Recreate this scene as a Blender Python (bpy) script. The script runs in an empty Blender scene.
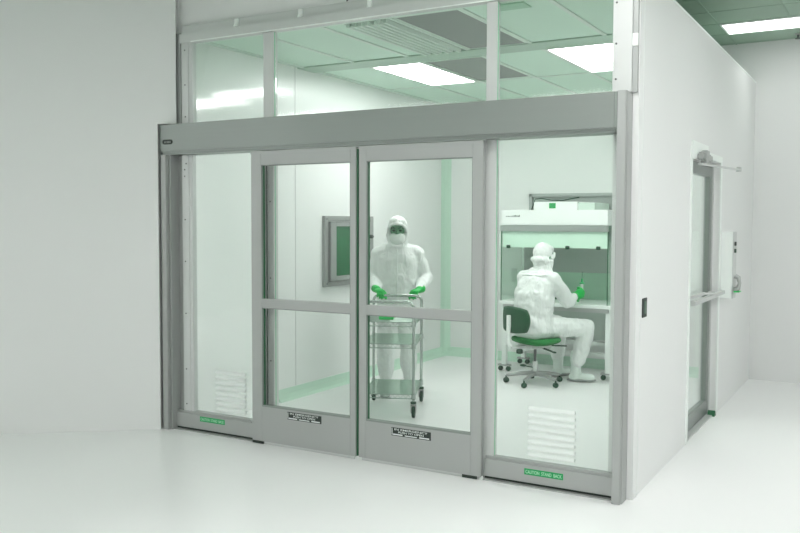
import bpy, bmesh, math, random
from mathutils import Vector, Matrix, Euler
random.seed(7)
V = Vector
SC = bpy.context.scene
COL = SC.collection
PI = math.pi

# ------------------------------------------------------------------ render look
SC.view_settings.view_transform = 'Standard'
SC.view_settings.look = 'None'
SC.view_settings.gamma = 1.0
SC.view_settings.use_curve_mapping = False
SC.view_settings.exposure = 0.49
SC.cycles.use_denoising = True
SC.cycles.transparent_max_bounces = 24
SC.cycles.max_bounces = 12
SC.cycles.diffuse_bounces = 6
SC.cycles.sample_clamp_indirect = 6.0

# ------------------------------------------------------------------ materials
def new_mat(name):
    m = bpy.data.materials.new(name); m.use_nodes = True
    nt = m.node_tree; b = nt.nodes['Principled BSDF']
    return m, nt, b

def mat(name, col, rough=0.5, metal=0.0, var=0.03, scale=4.0, bump=0.0, bscale=60.0, stretch=None, spec=0.5):
    m, nt, b = new_mat(name)
    N = nt.nodes; L = nt.links
    tc = N.new('ShaderNodeTexCoord')
    src = tc.outputs['Object']
    if stretch:
        mp = N.new('ShaderNodeMapping'); mp.inputs['Scale'].default_value = stretch
        L.new(src, mp.inputs['Vector']); src = mp.outputs['Vector']
    nz = N.new('ShaderNodeTexNoise'); nz.inputs['Scale'].default_value = scale; nz.inputs['Detail'].default_value = 4
    L.new(src, nz.inputs['Vector'])
    mx = N.new('ShaderNodeMix'); mx.data_type = 'RGBA'
    a = [max(0, c*(1-var)) for c in col] + [1]; c2 = [min(1, c*(1+var)) for c in col] + [1]
    mx.inputs[6].default_value = a; mx.inputs[7].default_value = c2
    L.new(nz.outputs['Fac'], mx.inputs[0]); L.new(mx.outputs[2], b.inputs['Base Color'])
    b.inputs['Roughness'].default_value = rough; b.inputs['Metallic'].default_value = metal
    b.inputs['Specular IOR Level'].default_value = spec
    if bump > 0:
        n2 = N.new('ShaderNodeTexNoise'); n2.inputs['Scale'].default_value = bscale; n2.inputs['Detail'].default_value = 3
        L.new(src, n2.inputs['Vector'])
        bp = N.new('ShaderNodeBump'); bp.inputs['Strength'].default_value = bump; bp.inputs['Distance'].default_value = 0.01
        L.new(n2.outputs['Fac'], bp.inputs['Height']); L.new(bp.outputs['Normal'], b.inputs['Normal'])
    return m

def glass_mat(name, tint=(0.972, 0.988, 0.978), ior=1.45, rough=0.06):
    m = bpy.data.materials.new(name); m.use_nodes = True
    nt = m.node_tree; N = nt.nodes; L = nt.links
    for n in list(N): N.remove(n)
    out = N.new('ShaderNodeOutputMaterial'); tr = N.new('ShaderNodeBsdfTransparent'); gl = N.new('ShaderNodeBsdfGlossy')
    fr = N.new('ShaderNodeFresnel'); mx = N.new('ShaderNodeMixShader')
    tr.inputs['Color'].default_value = (*tint, 1); gl.inputs['Roughness'].default_value = rough
    gl.inputs['Color'].default_value = (1, 1, 1, 1)
    fr.inputs['IOR'].default_value = ior
    ml = N.new('ShaderNodeMath'); ml.operation = 'MULTIPLY'; ml.inputs[1].default_value = 0.42
    L.new(fr.outputs[0], ml.inputs[0]); L.new(ml.outputs[0], mx.inputs[0])
    L.new(tr.outputs[0], mx.inputs[1]); L.new(gl.outputs[0], mx.inputs[2]); L.new(mx.outputs[0], out.inputs[0])
    return m

def emit_mat(name, col, strength):
    m = bpy.data.materials.new(name); m.use_nodes = True
    nt = m.node_tree; N = nt.nodes; L = nt.links
    for n in list(N): N.remove(n)
    out = N.new('ShaderNodeOutputMaterial'); e = N.new('ShaderNodeEmission')
    e.inputs['Color'].default_value = (*col, 1); e.inputs['Strength'].default_value = strength
    L.new(e.outputs[0], out.inputs[0])
    return m

M = {}
M['wall_out'] = mat('outer_wall_paint', (0.75, 0.755, 0.75), 0.55, var=0.012, scale=1.5)
M['wall_side'] = mat('cleanroom_outer_panel', (0.765, 0.772, 0.767), 0.65, var=0.01, scale=1.5)
M['wall_in'] = mat('cleanroom_inner_panel', (0.82, 0.84, 0.825), 0.28, var=0.012, scale=1.5)
M['ceil_in'] = mat('ceiling_tile_green', (0.64, 0.81, 0.70), 0.55, var=0.02, scale=3, bump=0.1, bscale=200)
M['ceil_grid'] = mat('ceiling_grid_paint', (0.66, 0.76, 0.69), 0.4)
M['ceil_beam'] = mat('ceiling_beam_paint', (0.42, 0.55, 0.46), 0.45)
M['ceil_out'] = mat('outer_ceiling_tile', (0.34, 0.455, 0.37), 0.7, var=0.03, scale=3)
M['grey_panel'] = mat('grey_filter_mesh', (0.30, 0.32, 0.305), 0.6, var=0.05, scale=3, bump=0.2, bscale=300)
M['floor'] = mat('white_epoxy_floor', (0.82, 0.822, 0.82), 0.33, var=0.02, scale=0.8)
M['alu'] = mat('anodised_aluminium', (0.41, 0.422, 0.414), 0.42, 0.45, var=0.012, scale=2)
M['alu_h'] = mat('anodised_aluminium_header', (0.275, 0.30, 0.285), 0.36, 0.6, var=0.02, scale=3, stretch=(0.3, 1, 16))
M['alu_light'] = mat('pale_aluminium', (0.60, 0.615, 0.605), 0.42, 0.3, var=0.012, scale=2)
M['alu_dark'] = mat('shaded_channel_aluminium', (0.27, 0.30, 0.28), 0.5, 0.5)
M['chrome'] = mat('chromed_steel', (0.52, 0.58, 0.545), 0.25, 0.85)
M['wire'] = mat('chromed_wire', (0.42, 0.52, 0.46), 0.3, 0.6)
M['white_paint'] = mat('white_powder_coat', (0.84, 0.88, 0.855), 0.4, var=0.01)
M['pale_green'] = mat('pale_green_diffuser', (0.62, 0.84, 0.70), 0.4, var=0.01)
M['steel'] = mat('brushed_stainless', (0.46, 0.50, 0.48), 0.32, 0.7, var=0.08, scale=2, stretch=(0.3, 1, 12))
M['cove'] = mat('green_vinyl_cove', (0.56, 0.76, 0.63), 0.4, var=0.02)
M['rubber'] = mat('black_rubber', (0.018, 0.03, 0.022), 0.55)
M['gasket'] = mat('dark_green_gasket', (0.02, 0.13, 0.055), 0.45)
M['screw'] = mat('dark_screw_head', (0.12, 0.13, 0.125), 0.4, 0.6)
M['green_glass_edge'] = mat('green_glass_edge', (0.30, 0.62, 0.42), 0.2)
M['sticker_green'] = mat('green_sticker', (0.015, 0.33, 0.10), 0.5)
M['sticker_black'] = mat('black_sticker', (0.02, 0.03, 0.025), 0.5)
M['ink_white'] = mat('white_ink', (0.75, 0.80, 0.77), 0.5)
M['ink_pale'] = mat('pale_green_ink', (0.45, 0.80, 0.56), 0.5)
M['ink_dark'] = mat('dark_ink', (0.10, 0.16, 0.12), 0.5)
M['coverall'] = mat('white_coverall_fabric', (0.80, 0.835, 0.815), 0.75, var=0.03, scale=9, bump=0.8, bscale=10.5, stretch=(1.3, 1.3, 0.55))
for _n in M['coverall'].node_tree.nodes:
    if _n.type == 'BUMP': _n.inputs['Distance'].default_value = 0.02
    if _n.type == 'TEX_NOISE' and _n.inputs['Scale'].default_value > 10: _n.inputs['Distortion'].default_value = 1.2
M['mask'] = mat('white_mask_fabric', (0.74, 0.80, 0.76), 0.8, bump=0.3, bscale=60)
M['glove'] = mat('bright_green_glove', (0.0, 0.46, 0.07), 0.45, var=0.1, scale=20)
M['skin'] = mat('shadowed_duotone_skin', (0.12, 0.31, 0.175), 0.6, var=0.08, scale=30)  # face shadow and green duotone both put into the skin colour
M['eye'] = mat('dark_eye', (0.01, 0.035, 0.018), 0.2)
M['boot'] = mat('pale_boot_fabric', (0.70, 0.78, 0.73), 0.7, bump=0.3, bscale=40)
M['sole'] = mat('grey_boot_sole', (0.30, 0.33, 0.31), 0.6)
M['seat_green'] = mat('bright_green_upholstery', (0.0, 0.17, 0.025), 0.7, var=0.15, scale=20)
M['back_green'] = mat('dark_green_plastic_shell', (0.008, 0.075, 0.028), 0.5, var=0.1)
M['caster'] = mat('dark_green_black_plastic', (0.012, 0.06, 0.03), 0.45)
M['green_plastic'] = mat('vivid_green_plastic', (0.02, 0.62, 0.13), 0.4)
M['pass_glass'] = mat('dark_green_window_film', (0.03, 0.15, 0.065), 0.12, var=0.15, scale=4, spec=0.7)
M['hood_inner'] = mat('hood_back_steel', (0.40, 0.44, 0.42), 0.4, 0.2, var=0.12, scale=2.5)
M['glass'] = glass_mat('clear_glass')
M['glass_door'] = glass_mat('laminated_door_glass', (0.945, 0.955, 0.948))
M['glass_green'] = glass_mat('pale_green_vinyl', (0.90, 0.965, 0.925))
M['louvre'] = mat('white_louvre_plastic', (0.76, 0.80, 0.775), 0.4)
M['tube_in'] = emit_mat('inner_lamp', (0.985, 1.0, 0.985), 11.6)
M['lamp_added'] = emit_mat('outer_added_lamp', (0.995, 0.982, 0.985), 10.3)  # glow of the unseen lamps added to light the hall

# ------------------------------------------------------------------ mesh builder
class MB:
    def __init__(s): s.bm = bmesh.new()
    def box(s, x0, x1, y0, y1, z0, z1, bev=0.0):
        b = bmesh.new()
        vs = [b.verts.new((x, y, z)) for x in (x0, x1) for y in (y0, y1) for z in (z0, z1)]
        for f in ((0,1,3,2), (4,6,7,5), (0,4,5,1), (2,3,7,6), (0,2,6,4), (1,5,7,3)):
            b.faces.new([vs[i] for i in f])
        if bev > 0:
            bmesh.ops.bevel(b, geom=list(b.edges), offset=bev, segments=2, affect='EDGES')
        s.merge(b); return s
    def merge(s, b, mtx=None):
        if mtx is not None: bmesh.ops.transform(b, matrix=mtx, verts=b.verts)
        me = bpy.data.meshes.new('t'); b.to_mesh(me); b.free(); s.bm.from_mesh(me); bpy.data.meshes.remove(me)
    def prism(s, pts, axis, a0, a1):
        """extrude polygon pts (2-D) along axis ('x','y','z') from a0 to a1"""
        def mk(p, a):
            return {'x': (a, p[0], p[1]), 'y': (p[0], a, p[1]), 'z': (p[0], p[1], a)}[axis]
        b = bmesh.new()
        lo = [b.verts.new(mk(p, a0)) for p in pts]; hi = [b.verts.new(mk(p, a1)) for p in pts]
        n = len(pts); b.faces.new(lo); b.faces.new(hi[::-1])
        for i in range(n): b.faces.new((lo[i], hi[i], hi[(i+1) % n], lo[(i+1) % n]))
        bmesh.ops.recalc_face_normals(b, faces=b.faces)
        s.merge(b); return s
    def tube(s, pts, r, seg=10, cap=True):
        pts = [V(p) for p in pts]; n = len(pts)
        rs = r if isinstance(r, (list, tuple)) else [r]*n
        b = bmesh.new(); rings = []
        t = (pts[1]-pts[0]).normalized()
        up = V((0, 0, 1)) if abs(t.z) < 0.9 else V((1, 0, 0))
        nrm = t.cross(up).normalized()
        for i, p in enumerate(pts):
            if i == 0: tt = (pts[1]-pts[0])
            elif i == n-1: tt = (pts[-1]-pts[-2])
            else: tt = (pts[i+1]-pts[i]).normalized() + (pts[i]-pts[i-1]).normalized()
            tt = tt.normalized()
            nrm = (nrm - tt*nrm.dot(tt)).normalized(); bi = tt.cross(nrm)
            rings.append([b.verts.new(p + (nrm*math.cos(a) + bi*math.sin(a))*rs[i]) for a in [2*PI*k/seg for k in range(seg)]])
        for i in range(n-1):
            for k in range(seg):
                b.faces.new((rings[i][k], rings[i][(k+1) % seg], rings[i+1][(k+1) % seg], rings[i+1][k]))
        if cap: b.faces.new(rings[0][::-1]); b.faces.new(rings[-1])
        s.merge(b); return s
    def ell(s, c, rad, rot=None, seg=16):
        b = bmesh.new(); bmesh.ops.create_uvsphere(b, u_segments=seg, v_segments=max(6, seg*2//3), radius=1)
        m = Matrix.Translation(V(c)) @ (rot if rot is not None else Matrix.Identity(4)) @ Matrix.Diagonal((*rad, 1))
        s.merge(b, m); return s
    def limb(s, chain, seg=14):
        """tapered capsule chain [(pt, radius), ...]"""
        for (p, r) in chain: s.ell(p, (r, r, r), seg=seg)
        for (p, r), (q, t) in zip(chain[:-1], chain[1:]): s.tube([p, q], [r, t], seg)
        return s
    def bar(s, p, q, w, h, up=(0, 0, 1)):
        """rectangular bar from p to q"""
        p, q = V(p), V(q); d = (q-p); L = d.length; d.normalize(); u = V(up)
        if abs(u.dot(d)) > 0.95: u = V((1, 0, 0))
        sd = d.cross(u).normalized(); u = sd.cross(d)
        m = Matrix((( sd.x, d.x, u.x, (p.x+q.x)/2), (sd.y, d.y, u.y, (p.y+q.y)/2), (sd.z, d.z, u.z, (p.z+q.z)/2), (0, 0, 0, 1)))
        b = bmesh.new(); bmesh.ops.create_cube(b, size=1)
        s.merge(b, m @ Matrix.Diagonal((w, L, h, 1))); return s
    def lathe(s, prof, c=(0, 0, 0), seg=20, mtx=None):
        b = bmesh.new(); rings = []
        for (r, z) in prof:
            rings.append([b.verts.new((max(r, 1e-4)*math.cos(2*PI*k/seg), max(r, 1e-4)*math.sin(2*PI*k/seg), z)) for k in range(seg)])
        for i in range(len(prof)-1):
            for k in range(seg):
                b.faces.new((rings[i][k], rings[i][(k+1) % seg], rings[i+1][(k+1) % seg], rings[i+1][k]))
        b.faces.new(rings[0][::-1]); b.faces.new(rings[-1])
        bmesh.ops.recalc_face_normals(b, faces=b.faces)
        s.merge(b, Matrix.Translation(V(c)) @ (mtx if mtx is not None else Matrix.Identity(4))); return s

def origin_of(o):
    p = V((0, 0, 0))
    while o is not None: p += o.location; o = o.parent
    return p

def obj(name, mb, material, parent=None, smooth=None, local=False):
    """links the mesh; world coordinates are shifted into the parent's frame unless local"""
    me = bpy.data.meshes.new(name)
    if parent is not None and not local:
        bmesh.ops.translate(mb.bm, verts=mb.bm.verts, vec=-origin_of(parent))
    mb.bm.to_mesh(me); mb.bm.free(); me.materials.append(material)
    if smooth:
        for p in me.polygons: p.use_smooth = True
        if smooth != 'all': me.set_sharp_from_angle(angle=math.radians(38))
    o = bpy.data.objects.new(name, me); COL.objects.link(o)
    if parent is not None: o.parent = parent
    return o

def thing(name, label, cat, loc=(0, 0, 0), rz=0.0, group=None, kind=None):
    o = bpy.data.objects.new(name, None); COL.objects.link(o); o.empty_display_size = 0.1
    o.location = loc; o.rotation_euler = (0, 0, rz)
    o['label'] = label; o['category'] = cat
    if group: o['group'] = group
    if kind: o['kind'] = kind
    return o

def tag(o, label, cat, group=None, kind=None):
    o['label'] = label; o['category'] = cat
    if group: o['group'] = group
    if kind: o['kind'] = kind
    return o

def struct(name, mb, m, label=None, cat=None):
    o = obj(name, mb, m); o['kind'] = 'structure'
    if label: o['label'] = label; o['category'] = cat
    return o

def text_obj(name, txt, w, h, mtx, material, parent, font_space=1.0):
    """flat lettering, fitted into w x h, centred; mtx maps local XY to world"""
    cu = bpy.data.curves.new(name, 'FONT'); cu.body = txt; cu.align_x = 'CENTER'; cu.align_y = 'CENTER'; cu.size = 1; cu.extrude = 0.0
    cu.space_character = font_space; cu.offset = 0.012
    t = bpy.data.objects.new(name, cu); COL.objects.link(t)
    dg = bpy.context.evaluated_depsgraph_get(); me = bpy.data.meshes.new_from_object(t.evaluated_get(dg))
    bpy.data.objects.remove(t)
    xs = [v.co.x for v in me.vertices]; ys = [v.co.y for v in me.vertices]
    cx, cy = (min(xs)+max(xs))/2, (min(ys)+max(ys))/2
    sx, sy = w/(max(xs)-min(xs)), h/(max(ys)-min(ys))
    off = origin_of(parent)
    for v in me.vertices:
        v.co = (mtx @ V(((v.co.x-cx)*sx, (v.co.y-cy)*sy, 0))) - off
    me.materials.clear(); me.materials.append(material); me.name = name
    o = bpy.data.objects.new(name, me); COL.objects.link(o); o.parent = parent
    return o

def face_front(x, y, z):   # XY plane -> XZ plane facing -y
    return Matrix.Translation((x, y, z)) @ Matrix.Rotation(PI/2, 4, 'X')

def copy_tree(o, parent=None):
    c = o.copy(); COL.objects.link(c); c.parent = parent
    for ch in list(o.children): copy_tree(ch, c)
    return c

# ------------------------------------------------------------------ camera
F_PX, YAW, PITCH, ROLL = 862.3664, 0.5235, 0.0505, 0.0033
CAMP = V((4.8904, -4.8084, 1.6))
fw = V((-math.sin(YAW)*math.cos(PITCH), math.cos(YAW)*math.cos(PITCH), -math.sin(PITCH)))
rt = V((math.cos(YAW), math.sin(YAW), 0)); up = rt.cross(fw)
rt, up = rt*math.cos(ROLL)+up*math.sin(ROLL), up*math.cos(ROLL)-rt*math.sin(ROLL)
cd = bpy.data.cameras.new('camera'); cam = bpy.data.objects.new('camera', cd); COL.objects.link(cam)
cam.matrix_world = Matrix(((rt.x, up.x, -fw.x, CAMP.x), (rt.y, up.y, -fw.y, CAMP.y), (rt.z, up.z, -fw.z, CAMP.z), (0, 0, 0, 1)))
cd.sensor_width = 36; cd.lens = F_PX/800*36; cd.clip_start = 0.05; cd.clip_end = 60
SC.camera = cam

w = bpy.data.worlds.new('world'); SC.world = w; w.use_nodes = True
w.node_tree.nodes['Background'].inputs[0].default_value = (0.85, 0.9, 0.87, 1)
w.node_tree.nodes['Background'].inputs[1].default_value = 0.15

# ------------------------------------------------------------------ the room shell
W3 = 3.595       # outer face of the side wall
HB = 3.03        # height of the cleanroom box
HC = 3.44        # ceiling of the surrounding hall
XI = 0.14        # inner face of left cleanroom wall
YI = 4.50        # inner face of back wall
RX, BY = 8.2, -8.0
LX, LY = -5.2, -4.135      # where the slanting left wall stops
struct('floor', MB().box(LX-0.6, RX+0.1, BY-0.1, 4.8, -0.1, 0.0), M['floor'], 'seamless glossy white floor running through the hall and cleanroom', 'floor')
# hall ceiling with tile grid
c = MB().box(LX-0.6, RX+0.1, BY-0.1, 4.8, HC, HC+0.08)
ceil = struct('ceiling', c, M['ceil_out'], 'green-grey tiled ceiling of the hall beyond the cleanroom', 'ceiling')
g = MB()
for i in range(-12, 14):
    x = 3.40 + 0.60*i
    if LX < x < RX: g.box(x-0.008, x+0.008, BY, 4.66, HC-0.004, HC+0.001)
for j in range(-22, 4):
    y = 3.62 + 0.49*j
    if BY < y < 4.66: g.box(LX, RX, y-0.006, y+0.006, HC-0.003, HC+0.001)
obj('ceiling_grid', g, mat('outer_grid', (0.29, 0.40, 0.32), 0.6), ceil)
struct('wall_far', MB().box(-0.1, RX, 4.66, 4.78, 0, HC), M['wall_out'], 'pale green-white hall wall behind the cleanroom on the right', 'wall')
struct('wall_right', MB().box(RX, RX+0.1, BY, 4.78, 0, HC), M['wall_out'])
struct('wall_rear', MB().box(LX-0.6, RX+0.1, BY-0.1, BY, 0, HC), M['wall_out'])
# slanting wall left of the cleanroom front, then on along the hall
d = V((LX, LY, 0)); dn = V((-0.62, 0.785, 0))*0.1
struct('wall_left', MB().prism([(-0.005, -0.02), (LX, LY), (LX+dn.x, LY+dn.y), (dn.x-0.005, dn.y)], 'z', 0, HC), M['wall_out'], 'plain grey-white wall slanting forward on the left of the glass front', 'wall')
struct('wall_return', MB().prism([(-0.006, -0.021), (0.105, 0.067), (0.095, 0.08), (-0.05, 0.08)], 'z', 2.345, HC).prism([(-0.05, 0.08), (0.05, 0.08), (0.05, 0.14), (-0.09, 0.14)], 'z', 2.345, HC), M['wall_out'])
struct('wall_west', MB().box(LX-0.1, LX, BY, LY, 0, HC), M['wall_out'])
# bulkhead above the glass front
struct('wall_bulkhead', MB().box(-0.09, W3, 0.141, 0.24, HB+0.0, HC), M['wall_out'], 'plain wall above the glazed cleanroom front', 'wall')

# cleanroom walls
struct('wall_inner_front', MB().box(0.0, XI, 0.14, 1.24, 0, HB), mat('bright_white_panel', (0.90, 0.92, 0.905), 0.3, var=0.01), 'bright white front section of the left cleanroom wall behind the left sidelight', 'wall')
wl = struct('wall_inner_left', MB().box(0.0, XI, 1.24, 4.66, 0, HB), M['wall_in'], 'glossy white left wall inside the cleanroom', 'wall')
j = MB()
for y in (1.515,):
    j.box(XI-0.001, XI+0.002, y-0.004, y+0.004, 0.1, 3.0)
obj('panel_joint', j, M['alu_light'], wl)
struct('wall_inner_back', MB().box(0.0, W3-0.14, YI, 4.66, 0, HB), M['wall_in'], 'glossy white back wall inside the cleanroom', 'wall')
DY0, DY1, DZ = 1.62, 2.75, 2.105
sw = MB()
sw.box(W3-0.14, W3, 0.125, DY0, 0, HB); sw.box(W3-0.14, W3, DY1, 4.66, 0, HB); sw.box(W3-0.14, W3, DY0, DY1, DZ, HB)
side = struct('wall_side', sw, M['wall_side'], 'long white outer side wall of the cleanroom with a door', 'wall')
obj('top_cap', MB().box(W3-0.14, W3+0.004, 0.125, 4.66, HB, HB+0.015), M['white_paint'], side)
obj('corner_strip', MB().box(W3-0.001, W3+0.006, 0.125, 0.20, 0, HB), M['wall_side'], side)
obj('panel_joint', MB().box(W3-0.001, W3+0.0015, 0.235, 0.239, 0, HB), M['white_paint'], side)
obj('door_casing', MB().box(W3-0.001, W3+0.008, DY0-0.05, DY0, 0, DZ+0.05).box(W3-0.001, W3+0.008, DY1, DY1+0.06, 0, DZ+0.05).box(W3-0.001, W3+0.008, DY0, DY1, DZ, DZ+0.05), M['white_paint'], side)
# green coved skirting inside
def cove_profile(s): return [(0, 0), (s*0.55, 0), (s*0.3, 0.02), (s*0.14, 0.055), (s*0.10, 0.105), (0, 0.105)]
b = MB()
b.prism([(XI+p[0]*0.1, p[1]) for p in cove_profile(1.0)], 'y', 1.24, YI)
struct('baseboard_left', b, M['cove'], 'green coved skirting along the left cleanroom wall', 'skirting')
b = MB()
b.prism([(YI-p[0]*0.1, p[1]) for p in cove_profile(1.0)], 'x', XI+0.05, W3-0.14)
struct('baseboard_back', b, M['cove'], 'green coved skirting along the back cleanroom wall', 'skirting')
b = MB().prism([(XI, YI), (XI+0.085, YI), (XI+0.045, YI-0.02), (XI+0.02, YI-0.045), (XI, YI-0.10)], 'z', 0.0, 3.0)
struct('trim_1', b, M['cove'], 'vertical green cove strip in the back left corner', 'trim')

# cleanroom ceiling
cz = 3.0
ci = MB().box(XI, W3-0.14, 0.145, YI, cz+0.001, HB-0.002)
cin = struct('ceiling_cleanroom', ci, M['ceil_in'], 'pale green tiled ceiling inside the cleanroom', 'ceiling')
g = MB()
for x in (0.20, 0.735, 1.28, 1.845, 2.38, 2.965):
    g.box(x-0.016, x+0.016, 0.16, YI, cz-0.008, cz+0.002)
for y in (0.30, 3.06, 4.28): g.box(XI, W3-0.14, y-0.014, y+0.014, cz-0.007, cz+0.001)
obj('ceiling_grid', g, M['ceil_grid'], cin)
obj('ceiling_beam', MB().box(XI, W3-0.14, 1.55, 1.81, cz-0.010, cz+0.001), M['ceil_beam'], cin)
# recessed lamps of the cleanroom
def ceiling_light(x0, x1, y0, y1, z, label, tube, group, n_tubes=0):
    t = thing('ceiling_light', label, 'ceiling light', ((x0+x1)/2, (y0+y1)/2, z), group=group)
    fr = MB(); wd = 0.018
    fr.box(x0, x1, y0, y0+wd, z-0.012, z); fr.box(x0, x1, y1-wd, y1, z-0.012, z)
    fr.box(x0, x0+wd, y0+wd, y1-wd, z-0.012, z); fr.box(x1-wd, x1, y0+wd, y1-wd, z-0.012, z)
    obj('frame', fr, M['white_paint'], t)
    obj('diffuser', MB().box(x0+wd, x1-wd, y0+wd, y1-wd, z-0.009, z-0.001), tube, t)
    return t
ceiling_light(0.752, 1.262, 1.82, 2.99, cz, 'lit ceiling panel behind the middle transom window, left of the other one', M['tube_in'], 'lamps in the cleanroom ceiling')
ceiling_light(2.398, 2.948, 1.82, 3.02, cz, 'lit ceiling panel seen through the right transom window', M['tube_in'], 'lamps in the cleanroom ceiling')
for nm, x0, x1, y0, y1, lab in (('filter_panel', 1.865, 2.362, 0.32, 1.54, 'dark grey ceiling filter panel in the front row, larger in view'),
                           ('filter_panel', 1.282, 1.83, 1.86, 2.99, 'dark grey ceiling filter panel beside the lit ceiling panel')):
    t = thing(nm, lab, 'ceiling panel', ((x0+x1)/2, (y0+y1)/2, cz), group='grey filter panels in the cleanroom ceiling')
    fr = MB(); wd = 0.014
    fr.box(x0, x1, y0, y0+wd, cz-0.006, cz); fr.box(x0, x1, y1-wd, y1, cz-0.006, cz); fr.box(x0, x0+wd, y0, y1, cz-0.006, cz); fr.box(x1-wd, x1, y0, y1, cz-0.006, cz)
    obj('frame', fr, M['ceil_grid'], t)
    obj('filter_mesh', MB().box(x0+wd, x1-wd, y0+wd, y1-wd, cz-0.002, cz), M['grey_panel'], t)
t = thing('ceiling_grille', 'ribbed pale ceiling grille with long slats beside the grey filter panel', 'ceiling panel', (1.65, 0.92, cz))
sl = MB()
for k in range(7):
    x = 1.475 + 0.050*k
    sl.prism([(x, cz-0.002), (x+0.010, cz-0.030), (x+0.030, cz-0.030), (x+0.036, cz-0.002)], 'y', 0.33, 1.50-0.04*(k % 2))
obj('slats', sl, M['ceil_grid'], t)
obj('backing', MB().box(1.46, 1.84, 0.32, 1.54, cz-0.003, cz), mat('grille_backing', (0.30, 0.38, 0.33), 0.5), t)
tag(obj('ceiling_detector', MB().box(2.56, 2.80, 0.36, 0.50, cz-0.008, cz), mat('ceiling_plate', (0.40, 0.62, 0.47), 0.5)), 'small square green plate on the ceiling behind the right transom', 'ceiling plate')

# hall lamps (one over the corridor is in view, the others are added unseen)
def hall_light(x0, x1, y0, y1, label, strength=None):
    m = M['lamp_added'] if strength is None else emit_mat('outer_lamp_strong', (0.96, 1.0, 0.97), strength)
    return ceiling_light(x0, x1, y0, y1, HC, label, m, 'lamps in the hall ceiling')
hall_light(3.41, 4.60, 3.63, 4.10, 'lit rectangular lamp in the green hall ceiling, top right', 3.2)
for (x, y) in ((5.2, 1.2), (7.2, 1.2), (4.6, -1.2), (2.7, -3.4), (4.6, -3.6), (6.9, -3.6), (2.7, -6.2), (5.2, -6.2), (-3.7, -4.9), (-4.9, -5.4), (0.2, -7.3), (-2.2, -7.3), (-4.6, -7.3), (3.0, -1.4)):  # unseen lamps added to balance the hall light and place glass reflections
    hall_light(x, x+1.19, y, y+0.57, 'lit rectangular fill lamp added to the hall ceiling outside the view')
sp = thing('sprinkler_head', 'small dark sprinkler in the hall ceiling beside the lit lamp', 'sprinkler', (4.0, 4.42, HC))
obj('collar', MB().lathe([(0.035, 0), (0.035, -0.006), (0.014, -0.012)], (4.0, 4.42, HC)), M['alu'], sp, True)
obj('nozzle', MB().lathe([(0.010, -0.012), (0.010, -0.04), (0.028, -0.045), (0.028, -0.05), (0.002, -0.052)], (4.0, 4.42, HC)), M['screw'], sp, True)

hall_light(5.6, 6.79, 2.60, 3.07, 'lit rectangular fill lamp added to the hall ceiling outside the view', 5.0)  # unseen lamp added to brighten the far wall
# ------------------------------------------------------------------ glass front: posts, header, sidelights, transoms
def screws(mb, pts, r=0.006):
    for (x, y, z) in pts:
        mb.lathe([(r, 0), (r, 0.002), (r*0.6, 0.004)], (x, y, z), 8, Matrix.Rotation(PI/2, 4, 'X'))
    return mb
jl = MB().box(0.002, 0.055, 0.0, 0.13, 0, 2.11, 0.003)
jl.box(0.058, 0.075, 0.03, 0.13, 0, 2.11); jl.box(0.055, 0.058, 0.04, 0.13, 0, 2.11)
struct('trim_2', jl, M['alu'], 'left aluminium jamb of the sliding door front', 'door jamb')
jr = MB().box(3.512, 3.562, 0.0, 0.124, 0, 2.343, 0.003); jr.box(3.500, 3.512, 0.05, 0.13, 0, 2.11)
jr.prism([(3.562, 0.02), (3.566, 0.02), (3.566, 0.12), (3.562, 0.12)], 'z', 0, 2.335)
struct('trim_3', jr, M['alu'], 'right aluminium jamb of the sliding door front', 'door jamb')
for n, (x0, x1, lab) in enumerate(((0.925, 1.015, 'left inner aluminium post behind the left sliding door'), (2.668, 2.738, 'right inner aluminium post beside the right sliding door'))):
    t = thing('trim_%d' % (4+n), lab, 'post', ((x0+x1)/2, 0.12, 0), kind='structure')
    obj('post', MB().box(x0, x1, 0.095, 0.145, 0.0, 2.95, 0.002), M['alu_light'], t)
    obj('glazing_bead', MB().box(x1, x1+0.0025, 0.108, 0.116, 0.15, 2.95), M['green_glass_edge'], t)
    if n == 0: obj('screw', screws(MB(), [((x0+x1)/2+0.015, 0.094, z) for z in (0.6, 1.2, 1.75)]), M['screw'], t)
# upper left post
t = thing('trim_6', 'dark upper left corner post above the header', 'post', (0.09, 0.12, 2.343), kind='structure')
obj('post', MB().box(0.052, 0.128, 0.09, 0.14, 2.338, 3.03), M['alu'], t)
t = thing('trim_7', 'pale upper right corner post above the header', 'post', (3.5, 0.12, 2.343), kind='structure')
obj('post', MB().box(3.455, 3.565, 0.09, 0.124, 2.343, 3.10, 0.002), M['alu_light'], t)
obj('screw', screws(MB(), [(3.475, 0.09, z) for z in (2.42, 2.62, 2.85)]), M['screw'], t)
obj('edge_strip', MB().box(3.566, 3.594, 0.105, 0.124, 2.343, 3.10), M['alu'], t)
obj('clip', MB().box(3.563, 3.597, 0.095, 0.105, 2.60, 2.67, 0.002), M['white_paint'], t)

# header box of the door operator
hd = thing('door_header', 'long grey aluminium header box over the sliding doors', 'door header', (1.75, 0.08, 2.11))
prof = [(0.0, 2.138), (0.0, 2.338), (0.155, 2.338), (0.155, 2.112), (0.022, 2.112), (0.022, 2.128), (0.010, 2.128), (0.010, 2.138)]
obj('cover', MB().prism(prof, 'x', 0.004, 3.494), M['alu_h'], hd)
obj('end_cap', MB().prism([(p[0]*1.0+0.002, p[1]) for p in prof], 'x', 3.495, 3.511), M['alu_dark'], hd)
obj('end_cap', MB().prism([(-0.003, 2.136), (-0.003, 2.341), (0.158, 2.341), (0.158, 2.112), (0.002, 2.112)], 'x', -0.002, 0.004), M['alu_h'], hd)
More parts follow.
